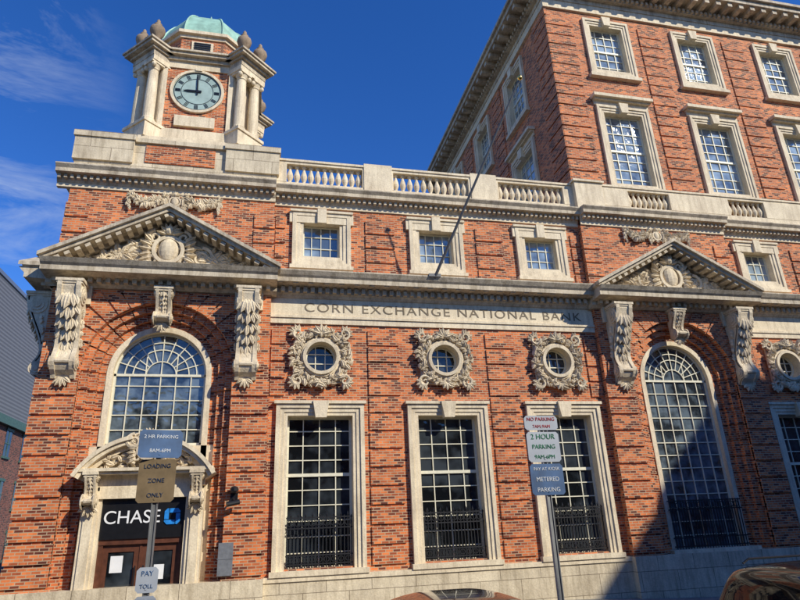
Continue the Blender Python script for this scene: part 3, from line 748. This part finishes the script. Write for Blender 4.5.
# ------------------------------------------------------------------ vehicles
TYRE=plain("tyre_rubber",(.02,.02,.02),.8); RIM=plain("alloy_rim",(.45,.45,.47),.3,.8); CARGL=glassmat("car_glass",(.01,.012,.014),1.5,.0)
LAMPR=plain("tail_lamp_red",(.35,.01,.01),.2); LAMPW=plain("head_lamp",(.6,.62,.65),.15)
def car(name,xc,yc,L,W,H,paint,suv):
    e=empty(name); g0=gz(xc)
    if suv: S=[(-.5,.55,.62,0),(-.495,.62,.80,0),(-.47,.66,.98,0),(-.43,.66,1.0,.93),(-.40,.67,1.0,.99),(-.2,.66,1.0,1.0),(-.185,.66,1.0,1.0),(0,.65,1.0,1.0),(.015,.65,1,1.0),(.10,.64,1.0,.97),(.24,.62,1.0,0),(.36,.6,1,0),(.46,.54,.95,0),(.5,.45,.8,0)]
    else: S=[(-.5,.52,.8,0),(-.485,.64,.93,0),(-.42,.67,1,0),(-.34,.67,1,0),(-.2,.655,1,.97),(-.1,.65,1,1.0),(-.085,.65,1,1.0),(.0,.65,1,1.0),(.015,.645,1,.995),(.08,.64,1,.955),(.22,.62,1,0),(.34,.58,1,0),(.45,.52,.95,0),(.5,.42,.8,0)]
    v=[];f=[];mi=[];hw=W/2;zb=.22;K=10
    for (t,zl,wf,zr) in S:
        belt=H*zl; top=H*zr if zr else belt+.03; w=hw*wf
        rw=w*.78 if zr else w*.9
        half=[(0,zb),(w*.9,zb),(w,zb+.12),(w*1.0,(zb+belt)*.5),(w*.985,belt-.06),(w*.95,belt),(rw,top-.05 if zr else belt+.012),(rw*.88,top-.005),(rw*.5,top+.02),(0,top+.03)]
        ring=half+[(-a,b) for a,b in reversed(half[1:-1])]
        v+=[(xc+t*L,yc+a,g0+b) for a,b in ring]
    n=len(ring)
    for i in range(len(S)-1):
        for k in range(n):
            k2=(k+1)%n; f.append((i*n+k,i*n+k2,(i+1)*n+k2,(i+1)*n+k))
            za,zb_=S[i][3],S[i+1][3]; m=0
            kk=k if k<K-1 else n-1-k
            if kk==5 and (za or zb_) and abs(S[i+1][0]-S[i][0])>.03: m=1
            if kk in(6,7,8) and ((za==0)!=(zb_==0)): m=1
            mi.append(m)
    f.append(tuple(range(n))); mi.append(0); f.append(tuple(range((len(S)-1)*n,len(S)*n))); mi.append(0)
    me=bpy.data.meshes.new("body"); me.from_pydata(v,[],f); me.materials.append(paint); me.materials.append(CARGL)
    for p,q in zip(me.polygons,mi): p.material_index=q; p.use_smooth=True
    bm=bmesh.new(); bm.from_mesh(me); bmesh.ops.recalc_face_normals(bm,faces=bm.faces); bm.to_mesh(me); bm.free()
    o=bpy.data.objects.new("body",me); C.objects.link(o); o.parent=e
    sb=o.modifiers.new("s","SUBSURF"); sb.levels=2; sb.render_levels=2
    wt=M();wr=M();tr=M();la=M();lw=M()
    for tx in(-.32,.31):
        for sy_ in(-1,1):
            X=xc+tx*L;Y=yc+sy_*(hw-.1);R=.34; z=g0+R
            prof=[(R*.6,-.11),(R*.95,-.11),(R,-.08),(R,.08),(R*.95,.11),(R*.6,.11)]
            t=M(); t.lathe(0,0,prof,28); wt.add([(X+a,Y+c,z+b_) for a,b_,c in t.v],t.f)
            t=M(); t.lathe(0,0,[(R*.62,-.09),(R*.62,.09)],20); t.lathe(0,0,[(.05,-.115),(.05,.115)],10)
            for q in range(5):
                mm=Matrix.Rotation(q*2*pi/5,4,'Z')@Matrix.Translation((R*.33,0,0)); t.obox(mm,R*.3,.03,.108)
            wr.add([(X+a,Y+c,z+b_) for a,b_,c in t.v],t.f)
    for sy_ in(-1,1):
        tr.ball((xc+.14*L,yc+sy_*(hw+.08),g0+H*.68),(.09,.11,.07),0,0,10,6)
        la.box(xc-.497*L,xc-.47*L,*sorted((yc+sy_*hw*.55,yc+sy_*hw*.86)),g0+H*.5,g0+H*.58); lw.box(xc+.46*L,xc+.493*L,*sorted((yc+sy_*hw*.5,yc+sy_*hw*.8)),g0+H*.38,g0+H*.45)
        if suv: tr.tube([(xc-.38*L,yc+sy_*hw*.68,g0+H+.0),(xc-.36*L,yc+sy_*hw*.68,g0+H+.05),(xc+.05*L,yc+sy_*hw*.68,g0+H+.05),(xc+.08*L,yc+sy_*hw*.68,g0+H-.02)],.014,6)
    tr.box(xc-.505*L,xc-.49*L,yc-.26,yc+.26,g0+.5,g0+.64)
    wt.build("tyres",TYRE,e,False);wr.build("wheels",RIM,e);tr.build("mirrors_and_trim",BLACK,e,False);la.build("tail_lamps",LAMPR,e);lw.build("head_lamps",LAMPW,e)
    return e
car("parked_car",2.3,6.6,4.6,1.8,1.40,plain("maroon_paint",(.030,.012,.010),.2,.3,3,.05,.5,1),False)
car("suv",7.9,6.6,4.75,1.9,1.68,plain("black_car_paint",(.008,.008,.01),.15,.0,3,.05,.5,1),True)

# ------------------------------------------------------------------ parking signs
SB=plain("sign_pale",(.36,.40,.47),.5,0,6,.08); SBT=plain("legend_pale",(.6,.64,.7),.5,0,6,.05); SGREEN=plain("sign_green",(.02,.16,.08),.4); SRED=plain("sign_red",(.35,.03,.04),.4); SBLUE=plain("sign_blue",(.05,.11,.24),.5); STAN=plain("sign_tan",(.22,.16,.09),.5); SDK=plain("legend_dark",(.03,.05,.10),.5)
def sign_pole(name,x,y,panels,ztop):
    e=empty(name); g0=gz(x)+.13; p=M()
    p.box(x-.014,x+.014,y-.004,y+.02,g0,ztop)
    for sg in(-1,1): p.box(x+sg*.017-.004,x+sg*.017+.004,y-.012,y+.02,g0,ztop)
    p.build("post",METALG,e)
    for i,(z0,z1,w,mat,txt,tm,ts_,rz) in enumerate(panels):
        t=M(); t.prism([(-w/2,z0+.02),(-w/2+.02,z0),(w/2-.02,z0),(w/2,z0+.02),(w/2,z1-.02),(w/2-.02,z1),(-w/2+.02,z1),(-w/2,z1-.02)],-.018,-.014)
        for zz in(z0+.025,z1-.025): t.ring(0,zz,0,.008,-.021,-.017,0,2*pi,8)
        R=Matrix.Translation((x,y,0))@Matrix.Rotation(rz,4,'Z'); t.v=[tuple(R@Vector(v)) for v in t.v]; t.build("panel_%d"%i,mat,e)
        H=(z1-z0)/max(1,len(txt))
        for j,s in enumerate(txt):
            loc=R@Vector((0,-.021,z1-H*(j+.5))); text("legend",s,ts_[j],loc,tm[j],e,.0005,(pi/2,0,rz))
sign_pole("parking_sign",2.3,4.74,[(2.30,2.42,.30,SB,["NO PARKING","7AM-9AM"],[SRED,SRED],[.042,.038],0),(2.04,2.285,.29,SB,["2 HOUR","PARKING","9AM-6PM"],[SGREEN,SGREEN,SGREEN],[.06,.05,.045],0),(1.78,2.025,.29,SBLUE,["PAY AT KIOSK","METERED","PARKING"],[SBT]*3,[.036,.048,.048],0)],2.42)
sign_pole("parking_sign",-.72,4.78,[(2.13,2.33,.30,SBLUE,["2 HR PARKING","8AM-6PM"],[SBT,SBT],[.036,.036],.25),(1.82,2.12,.26,STAN,["LOADING","ZONE","ONLY"],[SDK]*3,[.042,.042,.042],-.1),(1.24,1.4,.14,SB,["PAY","TOLL"],[SBLUE,SBLUE],[.045,.036],0),(1.08,1.22,.14,SB,["936523"],[SDK],[.032],0)],2.33)

# ================================================================== LIGHT, SKY, CAMERA
AZ,EL=rad(42),rad(34)
sd=Vector((cos(EL)*sin(AZ),-cos(EL)*cos(AZ),sin(EL)))
L_=bpy.data.lights.new("sun","SUN"); L_.energy=5.0; L_.angle=rad(.5); L_.color=(1,.94,.80)
so=bpy.data.objects.new("sun",L_); C.objects.link(so); so.rotation_euler=sd.to_track_quat('Z','Y').to_euler(); so.location=(30,-30,40)
W=bpy.data.worlds.new("World"); bpy.context.scene.world=W; W.use_nodes=True; n=W.node_tree.nodes; l=W.node_tree.links
bg=n["Background"]; sk=n.new("ShaderNodeTexSky"); sk.sky_type='NISHITA'; sk.sun_disc=False; sk.sun_elevation=EL; sk.sun_rotation=pi-AZ
sk.dust_density=0; sk.ozone_density=2.2; sk.air_density=1.0
bg.inputs[1].default_value=.115
hs=n.new("ShaderNodeHueSaturation"); hs.inputs["Saturation"].default_value=1.3; l.new(sk.outputs[0],hs.inputs["Color"])
tint=mix(n,l,'MULTIPLY',1.0,hs.outputs[0],(.8,.98,1.5))
tcd=n.new("ShaderNodeTexCoord"); mp=n.new("ShaderNodeMapping"); mp.inputs["Scale"].default_value=(2.2,2.2,9); mp.inputs["Rotation"].default_value=(.2,.35,0); l.new(tcd.outputs["Generated"],mp.inputs[0])
nz=noise(n,l,mp.outputs[0],1.6,6,.68); nz.inputs["Distortion"].default_value=.6
rr=ramp(n,l,nz.outputs[0],[(.48,(0,0,0)),(.72,(1,1,1))])
sx_=n.new("ShaderNodeSeparateXYZ"); l.new(tcd.outputs["Generated"],sx_.inputs[0])
mask=mth(n,l,'MULTIPLY',mth(n,l,'SUBTRACT',-.2,sx_.outputs[0]),6.0); mc=n.new("ShaderNodeClamp"); l.new(mask,mc.inputs[0])
fac=mth(n,l,'MULTIPLY',rr.outputs[0],mth(n,l,'MULTIPLY',mc.outputs[0],.5))
cc=mix(n,l,'MIX',fac,tint,(5.2,6.0,7.4)); l.new(cc,bg.inputs[0])

d1=Vector((.9754,.0434,.2168)); u=Vector((-.041,-.9357,.3509)); d2=Vector((-.2185,.3505,.9104))
xa=Vector((d1.x,d2.x,u.x)); za=-Vector((d1.z,d2.z,u.z)); za.normalize(); ya=za.cross(xa).normalized(); xa=ya.cross(za)
cam=bpy.data.cameras.new("camera"); co=bpy.data.objects.new("camera",cam); C.objects.link(co)
mt=Matrix((xa,ya,za)).transposed().to_4x4(); mt.translation=(0,0,1.6); co.matrix_world=mt
cam.sensor_width=36; cam.lens=27; cam.clip_end=5000; cam.clip_start=.05
bpy.context.scene.camera=co
vs=bpy.context.scene.view_settings; vs.view_transform='Standard'; vs.look='None'; vs.exposure=0
